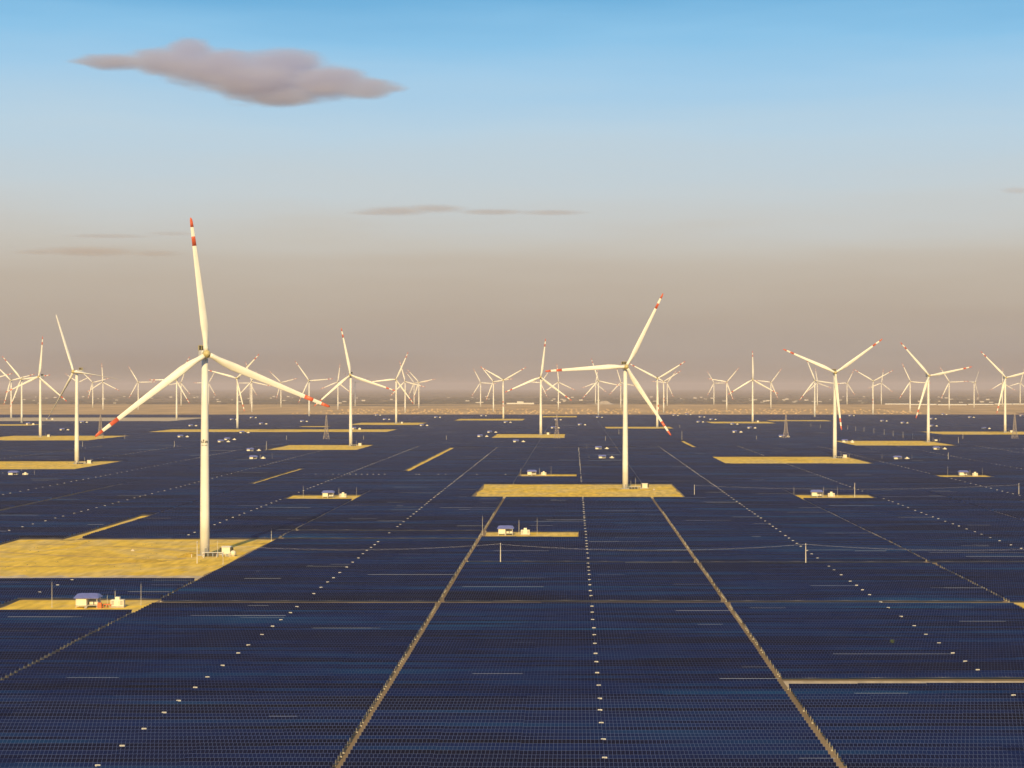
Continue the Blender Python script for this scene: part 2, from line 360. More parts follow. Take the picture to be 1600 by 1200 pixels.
# ------------------------------------------------------------------ combiner boxes on the middle line of each block
cb_c = MB().box(-.58,.58,-.16,.16,1.74,2.06).mesh('cabinet', M['box'])
cb_d = MB().box(-.45,.45,-.185,-.165,1.83,1.96).mesh('door', M['door'])
cb_p = MB().box(-.5,-.42,-.04,.04,-.2,1.74).box(.42,.5,-.04,.04,-.2,1.74).mesh('post', M['galv'])
boxes = []
for k in range(-9, 9):
    xl = AX0+k*AXP+61.3; r = random.randint(0, 3)
    while r < rows:
        y = ROW0+r*PITCH+LEN*cs+.35
        r += random.choice((4, 5, 4, 5, 4, 5, 6))
        if y > 2600 or not in_view(xl, y, 40) or y < 405: continue
        if not any(a-1 <= xl <= b+1 and c-2 <= y <= d+6 for a, b, c, d in LOTS): boxes.append((xl+random.uniform(-.15,.15), y))
for x in list(range(466, 602, 9))+[650,655,685,696,745,790,845]: boxes.append((gx(x, 744), gy(744)+random.uniform(-2,2)))
for x in range(1362, 1392, 7): boxes.append((gx(x, 704), gy(704)))
for x in range(1522, 1600, 11): boxes.append((gx(x, 703.5), gy(703.5)))
boxes.sort(key=lambda b: b[1])
for x, y in boxes[:300]:
    t = obj('combiner_box', None, loc=(x, y, lie(x, y)), label='small white electrical box on posts in the gap between panel tables', cat='electrical box', group='combiner boxes along the gaps')
    obj('cabinet', cb_c, t); obj('door', cb_d, t); obj('post', cb_p, t)
fb = MB()
for x, y in boxes[300:]: fb.box(x-.55,x+.55,y-.16,y+.16,1.74,2.0)
obj('far_combiner_boxes', fb.mesh('far_combiner_boxes', M['box']), kind='stuff', label='far white electrical boxes strung along the panel gaps', cat='electrical boxes')

# ------------------------------------------------------------------ wind turbines
HUB_H, BL = 105.0, 70.6
tw = MB(); tw.lathe([(2.45,.3),(2.38,22),(2.15,52),(1.84,80),(1.62,102.6)], 32)
ME_tower = tw.mesh('tower', M['white'], True)
ME_rings = [MB().lathe([(r_+.05,z_),(r_+.05,z_+.22)],28).mesh('flange', M['white']) for r_, z_ in ((2.55,.3),(2.38,22),(2.15,52),(1.84,80))]
ME_base = MB().lathe([(4.6,-.3),(4.6,.35),(3.6,.7),(2.7,.72)], 24).mesh('foundation', M['concrete'])
ME_door = MB().box(-.55,.55,-2.58,-2.3,1.6,4.0).mesh('door', M['door'])
st = MB()
for i in range(6): st.box(-.6,.6,-2.7-.32*(6-i),-2.7-.32*(5-i),.2+.22*i,.32+.22*i)
st.bar((-.6,-4.6,1.1),(-.6,-2.6,2.6),.04); st.bar((.6,-4.6,1.1),(.6,-2.6,2.6),.04)
ME_stair = st.mesh('stair', M['galv'])
def rr(y, hw, z0, z1, c): return [(-hw+c,y,z0),(hw-c,y,z0),(hw,y,z0+c),(hw,y,z1-c),(hw-c,y,z1),(-hw+c,y,z1),(-hw,y,z1-c),(-hw,y,z0+c)]
na = MB(); na.loft([rr(-2.6,1.5,-1.6,1.6,.5), rr(-1.8,2.0,-2.0,2.0,.5), rr(5.5,2.1,-2.1,2.1,.5), rr(8.2,1.8,-1.4,2.0,.5), rr(8.6,1.3,-1.0,1.6,.4)])
ME_nac = na.mesh('nacelle', M['white'])
co = MB(); co.box(-2.0,2.0,5.4,7.2,2.3,4.6)
ME_cool = co.mesh('cooler', M['dark'])
cf = MB()
for x in (-2.1,-.68,.68,2.1): cf.box(x-.07,x+.07,5.25,7.3,2.0,4.7)
cf.box(-2.17,2.17,5.25,7.3,4.7,4.85)
ME_coolf = cf.mesh('cooler_frame', M['hub'])
hb = MB(); hb.loft([[(r*math.cos(2*math.pi*i/20), y, r*math.sin(2*math.pi*i/20)) for i in range(20)] for r, y in ((1.5,-2.5),(1.95,-3.2),(2.05,-5.2),(1.9,-6.3),(1.4,-7.2),(.7,-7.75),(.15,-7.9))])
ME_hub = hb.mesh('hub', M['hub'], True)
for m_ in (ME_hub, ME_nac):
    b_ = bmesh.new(); b_.from_mesh(m_); bmesh.ops.recalc_face_normals(b_, faces=b_.faces); b_.to_mesh(m_); b_.free()
def chord(t): return float(np.interp(t, [0,.03,.06,.12,.2,.35,.5,.7,.85,.95,.985,1.0], [2.7,2.7,2.8,3.6,4.35,3.75,3.1,2.4,1.95,1.6,1.2,.5]))
def thick(t): return float(np.interp(t, [0,.05,.12,.2,.4,.7,1.0], [1.0,1.0,.62,.38,.26,.2,.16]))
def twist(t): return R(float(np.interp(t, [0,.2,.4,.7,1.0], [16,13,7,2,-1])))
def section(t, grow=0.0, n=16):
    c, k, w = chord(t)+grow, thick(t), twist(t); pts = []
    for i in range(n):
        a = 2*math.pi*i/n; u = math.cos(a); v = math.sin(a)
        ax = (u*.5+(.18 if t > .1 else .18*max(0,(t-.03)/.07)))*c         # chordwise, shifted towards the trailing edge
        th = v*.5*c*k*(1.0 if t < .06 else (1-.45*max(0,u)))+(grow*.5*v)
        x = ax*math.cos(w)-th*math.sin(w); y = ax*math.sin(w)+th*math.cos(w)
        bend = -1.6*t*t                                                     # slight pre-bend away from the tower
        pts.append((x, y+bend, 1.2+t*(BL-1.2)))
    return pts
def blade_mesh(t0, t1, m, grow=0.0, steps=None):
    ts = steps or [0,.03,.06,.09,.12,.16,.2,.27,.35,.45,.55,.65,.75,.85,.92,.96,.985,1.0]
    ts = [t0]+[t for t in ts if t0 < t < t1]+[t1]
    b = MB(); b.loft([section(t, grow) for t in ts]); me = b.mesh('blade', m, True)
    q = bmesh.new(); q.from_mesh(me); bmesh.ops.recalc_face_normals(q, faces=q.faces); q.to_mesh(me); q.free(); return me
ME_blade = blade_mesh(0, 1, M['white']); ME_band = blade_mesh(.79, .86, M['red'], .05); ME_tip = blade_mesh(.93, 1.0, M['red'], .05)
def turbine(px, py, ang, yaw, label, group=None, pitch=0, plain=False, detail=True):
    p = gp(px, py)
    t = obj('wind_turbine', None, loc=p, rot=(0,0,R(yaw)), label=label, cat='wind turbine', group=group)
    to = obj('tower', ME_tower, t)
    if detail:
        obj('door', ME_door, to); obj('stair', ME_stair, t)
        for m_ in ME_rings: obj('flange', m_, to)
    obj('foundation', ME_base, t)
    n = obj('nacelle', ME_nac, t, loc=(0,0,HUB_H-.2))
    c = obj('cooler', ME_cool, n)
    if detail: obj('cooler_frame', ME_coolf, n)
    obj('hub', ME_hub, t, loc=(0,0,HUB_H))
    for i in range(3):
        b = obj('blade', ME_blade, t, loc=(0,-5.0,HUB_H)); b.rotation_mode = 'ZYX'; b.rotation_euler = (0, R(ang+120*i), R(pitch))
        if not plain:
            obj('red_band', ME_band, b); obj('red_tip', ME_tip, b)
    return t
FAR = 'turbines standing on the far plain'
def far_label(a):
    a = a % 120
    if a < 20 or a > 108: return ('small distant wind turbine with one blade pointing almost straight up', FAR+', one blade upright')
    if 45 <= a <= 75: return ('small distant wind turbine with two blades raised in a V and one hanging', FAR+', blades in a Y')
    if a < 45: return ('small distant wind turbine with its upper blade leaning right', FAR+', upper blade leaning right')
    return ('small distant wind turbine with its upper blade leaning left', FAR+', upper blade leaning left')
MAIN = [  # base x, base y, blade angle, yaw, label
    (320,868,-7,22,'tall wind turbine on the large dry lot, dark lettering on its tower'),
    (977,764,26.6,9,'wind turbine on the golden rectangular lot between two panel aisles'),
    (1304.5,716,54,0,'wind turbine with two blades raised and one hanging along its tower, red and white tips'),
    (548,697,-11,0,'wind turbine on a narrow tan lot beside a lattice pylon, one blade nearly upright'),
    (63,683,7,-16,'wind turbine on a long tan strip, next to the turbine with unpainted blades'),
    (845,679.5,7,0,'wind turbine on a narrow lot next to a lattice pylon, left blade drooping'),
    (1450.5,691,-42,6,'wind turbine on a narrow lot right behind a station with a small round tank'),
    (1570.5,676,-45,5,'wind turbine beside the lattice pylon nearest the long pale greenhouses'),
    (371,670.5,45,-12,'wind turbine at the long pale strip, its hanging blade close to the tower'),
    (619,662,24,0,'wind turbine on a tan lot with one blade raised right and one level left'),
    (1027,668,58,0,'wind turbine with blades in a wide Y behind the golden-lot turbine'),
    (1176,660,-1,0,'wind turbine with one blade exactly upright on a thin tan strip'),
    (276,656.5,30,0,'wind turbine at the end of the pale strip, partly behind a larger blade'),
    (34,662,-39,0,'wind turbine standing between the pale strip and a tan lot, left blade raised'),
    (786.5,655,60,0,'wind turbine with blades in a Y near the long white hall'),
    (1273,652.5,-22,0,'wind turbine behind the panels with its lower left blade near a lattice pylon'),
    (483,651,-35,0,'wind turbine at the panel field edge with one blade level to the right'),
    (1364,648,61,0,'wind turbine at the panel edge with blades in a Y and red tips'),
    (935,650,-18,0,'wind turbine at the panel field edge with a drooping right blade')]
for a in MAIN: turbine(*a)
turbine(120,725,-24,-30,'wind turbine with plain feathered blades without red bands, on a dry lot', pitch=74, plain=True)
for px, py, an, yw in [(17.5,653,-45,0),(-20,656,75,0),(145,637,-45,0),(161,640.5,-3,0),(122,636,65,0),(216,640,-31,0),(283,634,20,0),(326,633,30,0),(393.5,644,-17,0),(391,632,30,0),
    (439,636.5,75,0),(528,640,8,0),(555,634.5,72,0),(633,645,-15,0),(647,632,-37,0),(654.5,638,-42,0),(751,635.5,-27,0),(771,643,-39,0),(872.5,639.5,-5,0),(845,634,35,0),
    (930.5,632,10,0),(970,637,-17,0),(1037,644.5,58,0),(1042.5,634,36,0),(1115.5,632,-31,0),(1135.5,641,40,0),(1204.5,638,37,0),(1277,634,-10,0),(1323.5,632,27,0),
    (1377,632,8,0),(1422,644,-26,0),(1483,640,-33,0),(1522,637.5,33,52),(1566,634,0,0),(1594,633,15,0)]:
    la, gr = far_label(an)
    turbine(px, py, an, yw+random.uniform(-9,9), la, gr, detail=False)
# lettering on the big tower: two lines of small dark marks
tA = [o for o in bpy.data.objects if o.name == 'wind_turbine'][0]
tow = [o for o in tA.children if o.name.startswith('tower')][0]
lt = MB()
def mark(u0, u1, z0, z1, r):   # u in metres round the tower, from the middle of the side turned to the viewer
    a0 = -math.pi/2-R(22)+R(11)+u0/r; a1 = -math.pi/2-R(22)+R(11)+u1/r
    n = 3; vs = []
    for i in range(n+1):
        a = a0+(a1-a0)*i/n; vs += [(r*math.cos(a), r*math.sin(a), z0), (r*math.cos(a), r*math.sin(a), z1)]
    lt.add(vs, [(2*i, 2*i+2, 2*i+3, 2*i+1) for i in range(n)])
zc = (868-690)/264*88
for u0, u1, za, zb in ((-1.75,-1.6,-.5,.3),(-1.5,-1.35,-.5,.5),(-1.25,-1.0,-.5,-.3),(-1.7,-1.1,-.55,-.4),(-.8,-.3,.55,.95),(-.65,-.4,-.5,.55),(.1,.25,-.5,-.3),(.3,.5,-.5,.4),(.25,.55,.1,.3),(.8,.95,-.5,.4),(1.0,1.15,-.2,.2),(1.2,1.35,-.5,.4),
                      (-1.7,-1.2,-1.65,-1.5),(-1.1,-.7,-1.65,-1.52),(-.5,-.2,-1.65,-1.55),(.2,.5,-1.7,-1.5),(.7,1.2,-1.65,-1.5)):
    mark(u0*1.08-.04, u1*1.08+.04, zc+za*1.15, zc+zb*1.15+.05, 2.40)
obj('lettering', lt.mesh('lettering', M['ink']), tow, label='two short lines of small dark lettering')

# ------------------------------------------------------------------ equipment at turbine feet
ME_tc = MB().box(-1.6,1.6,-1.2,1.2,.5,3.0).mesh('cabinet', M['cream'])
ME_tr = MB().box(-1.9,1.9,-1.45,1.45,3.0,3.25,.15).mesh('roof', M['box'])
rd = MB()
for i in range(6): rd.box(1.62,2.5,-1.0+i*.36,-.85+i*.36,1.0,2.7)
ME_rad = rd.mesh('radiator', M['dark'])
rd = MB()
for i in range(6): rd.box(-2.5,-1.62,-1.0+i*.36,-.85+i*.36,1.0,2.7)
ME_rad2 = rd.mesh('radiator', M['dark'])
ME_pl = MB().box(-2.4,2.4,-1.9,1.9,-.2,.5).mesh('plinth', M['concrete'])
def box_transformer(x, y, label, s=1.0, group=None):
    t = obj('box_transformer', None, loc=(x,y,.05), label=label, cat='transformer', group=group); t.scale = (s,s,s)
    for n, m_ in (('plinth',ME_pl),('cabinet',ME_tc),('roof',ME_tr),('radiator',ME_rad),('radiator',ME_rad2)): obj(n, m_, t)
ME_deck = MB().box(-5.5,5.5,-.9,.9,2.0,2.2).mesh('deck', M['box'])
ME_leg = MB().box(-.12,.12,-.8,-.6,-.2,2.0).box(-.12,.12,.6,.8,-.2,2.0).mesh('trestle', M['galv'])
ME_pan = MB().box(-1.1,1.1,-.5,.5,.25,1.75,.05).mesh('switch_panel', M['dark'])
def cable_bridge(x, y, label):
    t = obj('cable_bridge', None, loc=(x,y,.05), label=label, cat='cable bridge')
    obj('deck', ME_deck, t)
    for i in range(5): obj('trestle', ME_leg, t, loc=(-5+2.5*i,0,0))
    for i in range(3): obj('switch_panel', ME_pan, t, loc=(-3.75+2.5*i,0.1,0))
def mast(x, y, h, label, r=.14, group=None, arm=False, cat='mast', z=0.0):
    t = obj('lightning_mast', None, loc=(x,y,z), label=label, cat=cat, group=group)
    obj('pole', MB().bar((0,0,-.3),(0,0,h),r,6,r*.55).mesh('pole', M['pole']), t)
    obj('spike', MB().bar((0,0,h),(0,0,h+1.2),r*.3,4,.01).mesh('spike', M['galv']), t)
    obj('footing', MB().box(-.4,.4,-.4,.4,-.2,.25,.06).mesh('footing', M['concrete']), t)
a = gp(320,868)
box_transformer(a.x+10.5, a.y+4, 'cream transformer with dark radiators beside the big lettered turbine', 1.35)
cable_bridge(a.x+5.5, a.y-6, 'low white cable bridge with dark switch panels at the foot of the lettered turbine')
def cabinet(x, y, w, h, label):
    t = obj('switch_cabinet', None, loc=(x,y,.05), label=label, cat='cabinet')
    obj('body', MB().box(-w/2,w/2,-.5,.5,.35,h,.02).mesh('body', M['cream']), t); obj('door', MB().box(-w/2+.12,w/2-.12,-.53,-.505,.5,h-.15).mesh('door', M['door']), t)
    for sx in (-1,1): obj('leg', MB().box(sx*w*.4-.08,sx*w*.4+.08,-.4,.4,-.2,.35).mesh('leg', M['galv']), t)
cabinet(a.x+1.2, a.y-9, 1.2, 2.0, 'small grey-doored cabinet right at the foot of the lettered tower')
cabinet(a.x+13.2, a.y-8, 1.6, 1.8, 'low grey-doored cabinet between tank and cable bridge at the lettered turbine')
for i_, (dx, dy) in enumerate(((-4.5,-11),(2.0,-13),(8.5,-12),(15,-10))):
    t = obj('marker_post', None, loc=(a.x+dx,a.y+dy,.05), label='short white marker post around the lettered turbine foot', cat='post', group='marker posts at the lettered turbine')
    obj('shaft', MB().bar((0,0,-.2),(0,0,1.7),.16,6).mesh('shaft', M['box']), t); obj('cap', MB().lathe([(.2,1.7),(.2,1.85),(.08,1.95)],6).mesh('cap', M['red']), t)
tk = obj('water_tank', None, loc=(a.x+15.5,a.y-4,.05), label='small round cream tank beside the big lettered turbine', cat='tank')
obj('shell', MB().lathe([(.9,.3),(1.35,.7),(1.45,1.6),(1.3,2.4),(.7,2.9),(.2,3.0)],14).mesh('shell', M['cream'], True), tk)
obj('stand', MB().box(-1,1,-1,1,-.2,.35).mesh('stand', M['concrete']), tk)
def heap(x, y, rx, ry, h, label, m='sand', name='sand_heap', cat='sand heap'):
    n = 22; k = 5; vs = [(0,0,h)]; fs = []
    ph = random.uniform(0,6)
    for j in range(1,k+1):
        for i in range(n):
            an = 2*math.pi*i/n; q = j/k; w = 1+.16*math.sin(3*an+ph)+.1*math.sin(5*an+2*ph)
            vs.append((rx*q*w*math.cos(an), ry*q*w*math.sin(an), h*(.5+.5*math.cos(math.pi*q))*(1+.25*math.sin(4*an+j+ph)*(q<1))-(.3 if j == k else 0)))
    for i in range(n): fs.append((0, 1+i, 1+(i+1)%n))
    for j in range(k-1):
        for i in range(n): fs.append((1+j*n+i, 1+(j+1)*n+i, 1+(j+1)*n+(i+1)%n, 1+j*n+(i+1)%n))
    b = MB(); b.add(vs, fs); return obj(name, b.mesh(name, M[m], True), loc=(x,y,.05), label=label, cat=cat)
heap(a.x-8.5, a.y-2, 5.5, 14, 1.3, 'low bright yellow sand heap left of the lettered turbine')
heap(gx(215,875), gy(877), 20, 11, .7, 'broad flat yellow sand spread across the large dry lot')
heap(gx(205,862), gy(861), 1.2, 1.2, .9, 'small pale spoil lump lying on the large dry lot', 'gravel')
mast(gx(340,866), gy(866), 7, 'thin lightning mast just right of the lettered turbine')
mast(gx(348.5,882), gy(882), 4.3, 'short thin mast in front of the lettered turbine near the lot edge')
mast(gx(424,846), gy(846), 6, 'thin mast at the pointed corner of the large dry lot')
b_ = gp(977,764)
box_transformer(b_.x+17, b_.y+6, 'cream transformer beside the turbine on the golden rectangular lot', 1.4)
cable_bridge(b_.x+8, b_.y-4, 'low white cable bridge at the turbine on the golden rectangular lot')
heap(b_.x-11, b_.y-8, 7, 22, 1.2, 'low bright yellow sand heap beside the turbine on the golden rectangular lot')
heap(b_.x+24, b_.y-18, 1.4, 1.4, 1.4, 'pale gravel lump beside the transformer on the golden rectangular lot', 'gravel')
mast(b_.x+9, b_.y+6, 9, 'thin mast beside the turbine on the golden rectangular lot')
mast(b_.x+5, b_.y+6, 7, 'short mast close to the tower on the golden rectangular lot')
mast(b_.x+13.5, b_.y-3, 4.5, 'small mast between transformer and cable bridge on the golden rectangular lot')
for (px, py, nm) in ((1304.5,716,'the turbine with one blade hanging along its tower'),(548,697,'the turbine with an upright blade by the pylon'),(120,725,'the turbine with plain unbanded blades'),(1450.5,691,'the turbine behind the round tank'),
                     (1570.5,676,'the turbine by the greenhouse-side pylon'),(63,683,'the turbine on the long tan strip'),(845,679.5,'the turbine with the drooping left blade'),(619,662,'the turbine with a level left blade'),(1176,660,'the turbine with one exactly upright blade')):
    q = gp(px, py); box_transformer(q.x+13, q.y+5, 'cream transformer at the foot of '+nm, 1.3)
    mast(q.x+8, q.y+3, 8, 'thin mast at '+nm); mast(q.x+17, q.y-4, 6, 'short mast right of '+nm)
    if py > 695: cable_bridge(q.x+6, q.y-4, 'cable bridge at the foot of '+nm)

tf = MB()
for x0, x1, y0, y1 in P_TURB[:4]+P_STAT[:2]:
    for i in range(int((x1-x0)*(y1-y0)/110)):
        x = random.uniform(x0+2, x1-2); y = random.uniform(y0+3, y1-3)
        if math.sin(x*.13+y*.02)+math.sin(y*.05-x*.03)+random.gauss(0,.6) < .4: continue
        h = random.uniform(.15,.55); r_ = random.uniform(.25,.9); k = random.uniform(0,6)
        ring = [(x+r_*math.cos(k+2.1*j), y+r_*math.sin(k+2.1*j), 0) for j in range(3)]
        tf.add(ring+[(x, y, h)], [(0,1,3),(1,2,3),(2,0,3)])
obj('dry_tufts', tf.mesh('dry_tufts', M['tuft']), kind='stuff', label='low dry scrub tufts dotted over the bare lots', cat='scrub')
def rut(pts, w=.5, gap=1.9):
    for sgn in (-1, 1):
        vs = []; b = MB()
        for i, p in enumerate(pts):
            d = (Vector(pts[min(i+1,len(pts)-1)])-Vector(pts[max(i-1,0)])).normalized(); nrm = Vector((-d.y, d.x))
            c = Vector(p)+nrm*sgn*gap/2; a_ = c+nrm*w/2; b2 = c-nrm*w/2; vs += [(a_.x,a_.y,.13),(b2.x,b2.y,.13)]
        b.add(vs, [(2*i,2*i+1,2*i+3,2*i+2) for i in range(len(pts)-1)]); obj('wheel_rut', b.mesh('wheel_rut', M['gravel']), kind='structure')
def curve(a, b, c, n=14): a, b, c = Vector(a), Vector(b), Vector(c); return [tuple(a*(1-t)**2+b*2*t*(1-t)+c*t*t) for t in [i/n for i in range(n+1)]]
rut(curve((-316,960),(-250,915),(-198,918))); rut(curve((-316,890),(-245,850),(-198,915))); rut(curve((-300,1000),(-230,985),(-185,940)))
rut(curve((-75,1500),(0,1460),(36,1530))); rut(curve((36,1530),(60,1560),(84,1600))); rut(curve((180,2100),(260,2120),(310,2190)))

# ------------------------------------------------------------------ inverter stations
W = 4.45
ME_fl = MB().box(-W,W,-3,3,.9,1.1).mesh('floor', M['concrete'])
ME_wl = MB().box(-W+.5,-.1,-2.9,2.6,.7,4.0).mesh('wall', M['wall'])
ME_wb = MB().box(-.25,W-.4,2.3,2.5,1.1,4.0).mesh('back_wall', M['wall'])
ME_inv = MB().box(-.75,.75,-.5,.5,1.1,2.6).mesh('inverter_cabinet', M['cream'])
ME_beam = MB().box(-W,W,-2.98,-2.8,3.72,4.0).mesh('beam', M['cream'])
ME_col = MB().box(-.1,.1,-.1,.1,-.2,4.0).mesh('column', M['box'])
rf = MB(); rf.loft([[(-W-.5,-3.6,3.9),(W+.5,-3.6,3.9),(W+.5,3.6,3.9),(-W-.5,3.6,3.9)],[(-W-.5,-3.6,4.1),(W+.5,-3.6,4.1),(W+.5,3.6,4.1),(-W-.5,3.6,4.1)],[(-W+.2,-.9,5.35),(W-.2,-.9,5.35),(W-.2,.9,5.35),(-W+.2,.9,5.35)],[(-W+1.6,-.2,5.65),(W-1.6,-.2,5.65),(W-1.6,.2,5.65),(-W+1.6,.2,5.65)]])
ME_roof = rf.mesh('roof', M['blue'])
ME_rib = MB().add([(-.05,-3.62,4.13),(.05,-3.62,4.13),(.05,-.9,5.41),(-.05,-.9,5.41)],[(0,1,2,3)]).mesh('roof_seam', M['blue'])
ME_ste = MB().box(-.5,.5,-4.4,-3.9,.0,.3).box(-.5,.5,-3.9,-3.4,.0,.6).box(-.5,.5,-3.4,-3.0,.0,.9).mesh('step', M['concrete'])
ME_b1 = MB().box(-2.9,2.9,-1.9,1.9,-.2,.6).mesh('plinth', M['concrete'])
ME_b2 = MB().box(-2.6,2.6,-1.3,1.3,.6,3.0).mesh('cabinet', M['cream'])
ME_b3 = MB().box(-.9,.9,-1.0,1.0,3.0,4.1,.05).mesh('breather_hood', M['cream'])
lv = MB()
for i in range(5): lv.box(-2.3,-1.2,-1.36,-1.31,1.0+i*.36,1.2+i*.36).box(1.2,2.3,-1.36,-1.31,1.0+i*.36,1.2+i*.36)
ME_b4 = lv.mesh('louvre', M['door'])
ME_b5 = MB().box(-.8,.8,-1.8,-1.3,.6,2.6).mesh('centre_bay', M['wall'])
def station(px, py, tag, group=None, full=True, masts=()):
    p = gp(px, py)
    s = obj('inverter_shelter', None, loc=(p.x, p.y, .05), label=('blue-roofed cream shelter '+tag) if group is None else tag[0], cat='shelter', group=group)
    if group is not None and random.random() < .5: pass
    obj('roof', ME_roof, s); obj('wall', ME_wl, s); obj('back_wall', ME_wb, s); obj('floor', ME_fl, s); obj('beam', ME_beam, s)
    if full:
        for x in (-W+.3, -.1, W-.3):
            for yy in (-2.7, 2.7): obj('column', ME_col, s, loc=(x, yy, 0))
        obj('inverter_cabinet', ME_inv, s, loc=(1.2,.6,0)); obj('inverter_cabinet', ME_inv, s, loc=(3.1,.6,0)); obj('step', ME_ste, s)
        r = s.children[0]
        for i in range(9): obj('roof_seam', ME_rib, r, loc=(-W+.45+i*(2*W-.9)/8, 0, 0))
    c = obj('transformer_cabinet', None, loc=(p.x+W+7.2, p.y+.5, .05), label=('stepped cream transformer cabinet '+tag.replace('on the','on the')) if group is None else tag[1], cat='transformer', group=None if group is None else group+', cabinets')
    obj('plinth', ME_b1, c); obj('cabinet', ME_b2, c); obj('breather_hood', ME_b3, c)
    if full: obj('louvre', ME_b4, c); obj('centre_bay', ME_b5, c)
    for i, (dx, dy, h, r) in enumerate(masts):
        mast(p.x+dx, p.y+dy, h, ['tall lightning mast ','thin mast ','slim lamp mast ','short mast '][i]+tag, r)
station(138,949,'on the dry lot beside an orange cabinet', masts=((-14.5,0,10,.1),(9.4,5,6,.13),(19.3,7,8.5,.09),(6,6,4,.1)))
q = gp(138,949)
oc = obj('orange_cabinet', None, loc=(q.x+5.4,q.y-3.2,.05), label='bright orange cabinet beside the blue-roofed shelter', cat='cabinet')
obj('body', MB().box(-.75,.75,-.6,.6,.1,2.1,.03).mesh('body', M['orange']), oc); obj('lid', MB().box(-.8,.8,-.65,.65,2.1,2.22).mesh('lid', M['orange']), oc); obj('foot', MB().box(-.7,.7,-.5,.5,-.2,.1).mesh('foot', M['door']), oc)
fr = obj('pipe_rack', None, loc=(q.x+7.8,q.y-1.5,.05), label='low red-brown pipe rack between shelter and transformer', cat='rack')
obj('rail', MB().box(-1.6,1.6,-.1,.1,1.2,1.4).box(-1.6,1.6,.9,1.1,1.2,1.4).mesh('rail', M['orange']), fr)
for x in (-1.4, 0, 1.4): obj('leg', MB().box(x-.07,x+.07,-.1,1.1,-.2,1.2).mesh('leg', M['orange']), fr)
station(790,836,'on the narrow golden strip left of an aisle box line', masts=((-13.7,0,11,.12),(7.8,4,8.5,.14),(18.6,4,9.5,.08)))
station(513,777.5,'on the thin lot below a bare diagonal strip', masts=((-20,1,9,.1),(8,3,7,.13),(22,3,8,.08)))
station(1276,776.5,'on the long pale strip with a tall utility pole', masts=((-18,1,8,.1),(6,3,7.5,.13),(17,3,8,.08)))
station(831,743,'on the strip directly behind the golden rectangular lot', masts=((-11,1,7,.1),(7.5,3,7,.13),(19,3,9,.08)))
station(1505,744,'on the thin strip near the right-hand poles', masts=((-15,1,9.5,.1),(7.3,3,6,.13),(19.5,3,8,.08)))
station(941,718,'left of the golden-lot turbine, front one of a pair', masts=((-16,1,5,.1),))
station(935,703.5,'left of the golden-lot turbine, rear one of a pair', masts=((-16,1,8,.1),))
station(396,719,'right of the big lettered tower, front of a close pair', masts=((8,1,7,.12),(22,2,8,.09)))
station(391,706.5,'right of the big lettered tower, rear of a close pair', masts=((20,1,9,.1),))
station(1402,719.5,'right of the hanging-blade turbine', masts=((-18,1,8,.1),(6,3,6,.12),(18,3,7,.08)))
station(1463,704,'between the hanging-blade turbine and the round-tank turbine', masts=((8,2,7,.1),))
station(21,744.5,'in front of the lot of the plain-bladed turbine', masts=((20,2,6,.1),))
station(1320,692,'at the end of a narrow lot in front of a turbine')
FST = ('small far shelter with a blue roof and pale walls among the panels', 'small far pale transformer cabinet among the panels')
for px, py in [(97,673.5),(128,661.5),(282,684.5),(345,692.5),(355,689),(378,678),(298,667),(362,657),(393,654),(44,664),(75,656),(408,664),(472,660),(553,671.5),(601,657),(681,653.5),(659,666.5),(753,651),(790,661.5),(765,677.5),(750,684),(588,650),
    (869,657.5),(864,670.5),(906,665.5),(934,653.5),(1053,650.5),(1073,649),(1094,653),(1091,661),(1111,657),(1144,664.5),(1171,670.5),(1148,677),(806,692.5),(1328,651),(1378,659.5),(1410,662.5),(1455,656),(1455,667.5),(1515,653.5),(1537,671.5),(1473,649),(1595,651),(1221,684.5),(505,694),(640,690)][:-2]:
    station(px, py, FST, 'far inverter stations', full=False)

# ------------------------------------------------------------------ lattice pylons
def pylon(px, py, tag, h=41):
    p = gp(px, py); t = obj('lattice_pylon', None, loc=p, label='tan steel lattice pylon '+tag, cat='pylon')
    def hw(z): return float(np.interp(z, [0,15,30,h], [5.2,2.6,1.5,.5]))
    lev = [0,6,11,15,19,22.5,26,29,32,35,38,h]
    lg = []
    for sx, sy in ((-1,-1),(1,-1),(1,1),(-1,1)):
        b = MB()
        for z0, z1 in zip(lev[:-1], lev[1:]): b.bar((sx*hw(z0),sy*hw(z0),z0-(.3 if z0 == 0 else 0)),(sx*hw(z1),sy*hw(z1),z1),.26)
        obj('leg', b.mesh('leg', M['steel']), t)
    b = MB()
    for z0, z1 in zip(lev[:-1], lev[1:]):
        a0, a1 = hw(z0), hw(z1)
        for s in (-1, 1):
            b.bar((-a0,s*a0,z0),(a1,s*a1,z1),.13); b.bar((a0,s*a0,z0),(-a1,s*a1,z1),.13)
            b.bar((s*a0,-a0,z0),(s*a1,a1,z1),.13); b.bar((s*a0,a0,z0),(s*a1,-a1,z1),.13); b.bar((-a1,s*a1,z1),(a1,s*a1,z1),.13)
    obj('bracing', b.mesh('bracing', M['steel']), t)
    for z in (24, 30, 36):
        b = MB(); b.bar((-.4,-5.0,z+.6),(-.4,5.0,z+.6),.18); b.bar((.4,-5.0,z+.6),(.4,5.0,z+.6),.18); b.bar((0,-5,z+.6),(0,0,z+2.4),.14); b.bar((0,5,z+.6),(0,0,z+2.4),.14)
        obj('cross_arm', b.mesh('cross_arm', M['steel']), t)
pylon(157,686.5,'next to the plain-bladed turbine'); pylon(510,688,'next to the turbine with a nearly upright blade'); pylon(870,687,'at the end of the drooping-blade turbine lot')
pylon(1228,686,'with a small pale shelter at its foot'); pylon(1585.5,687,'beside the turbine nearest the greenhouses', 44)

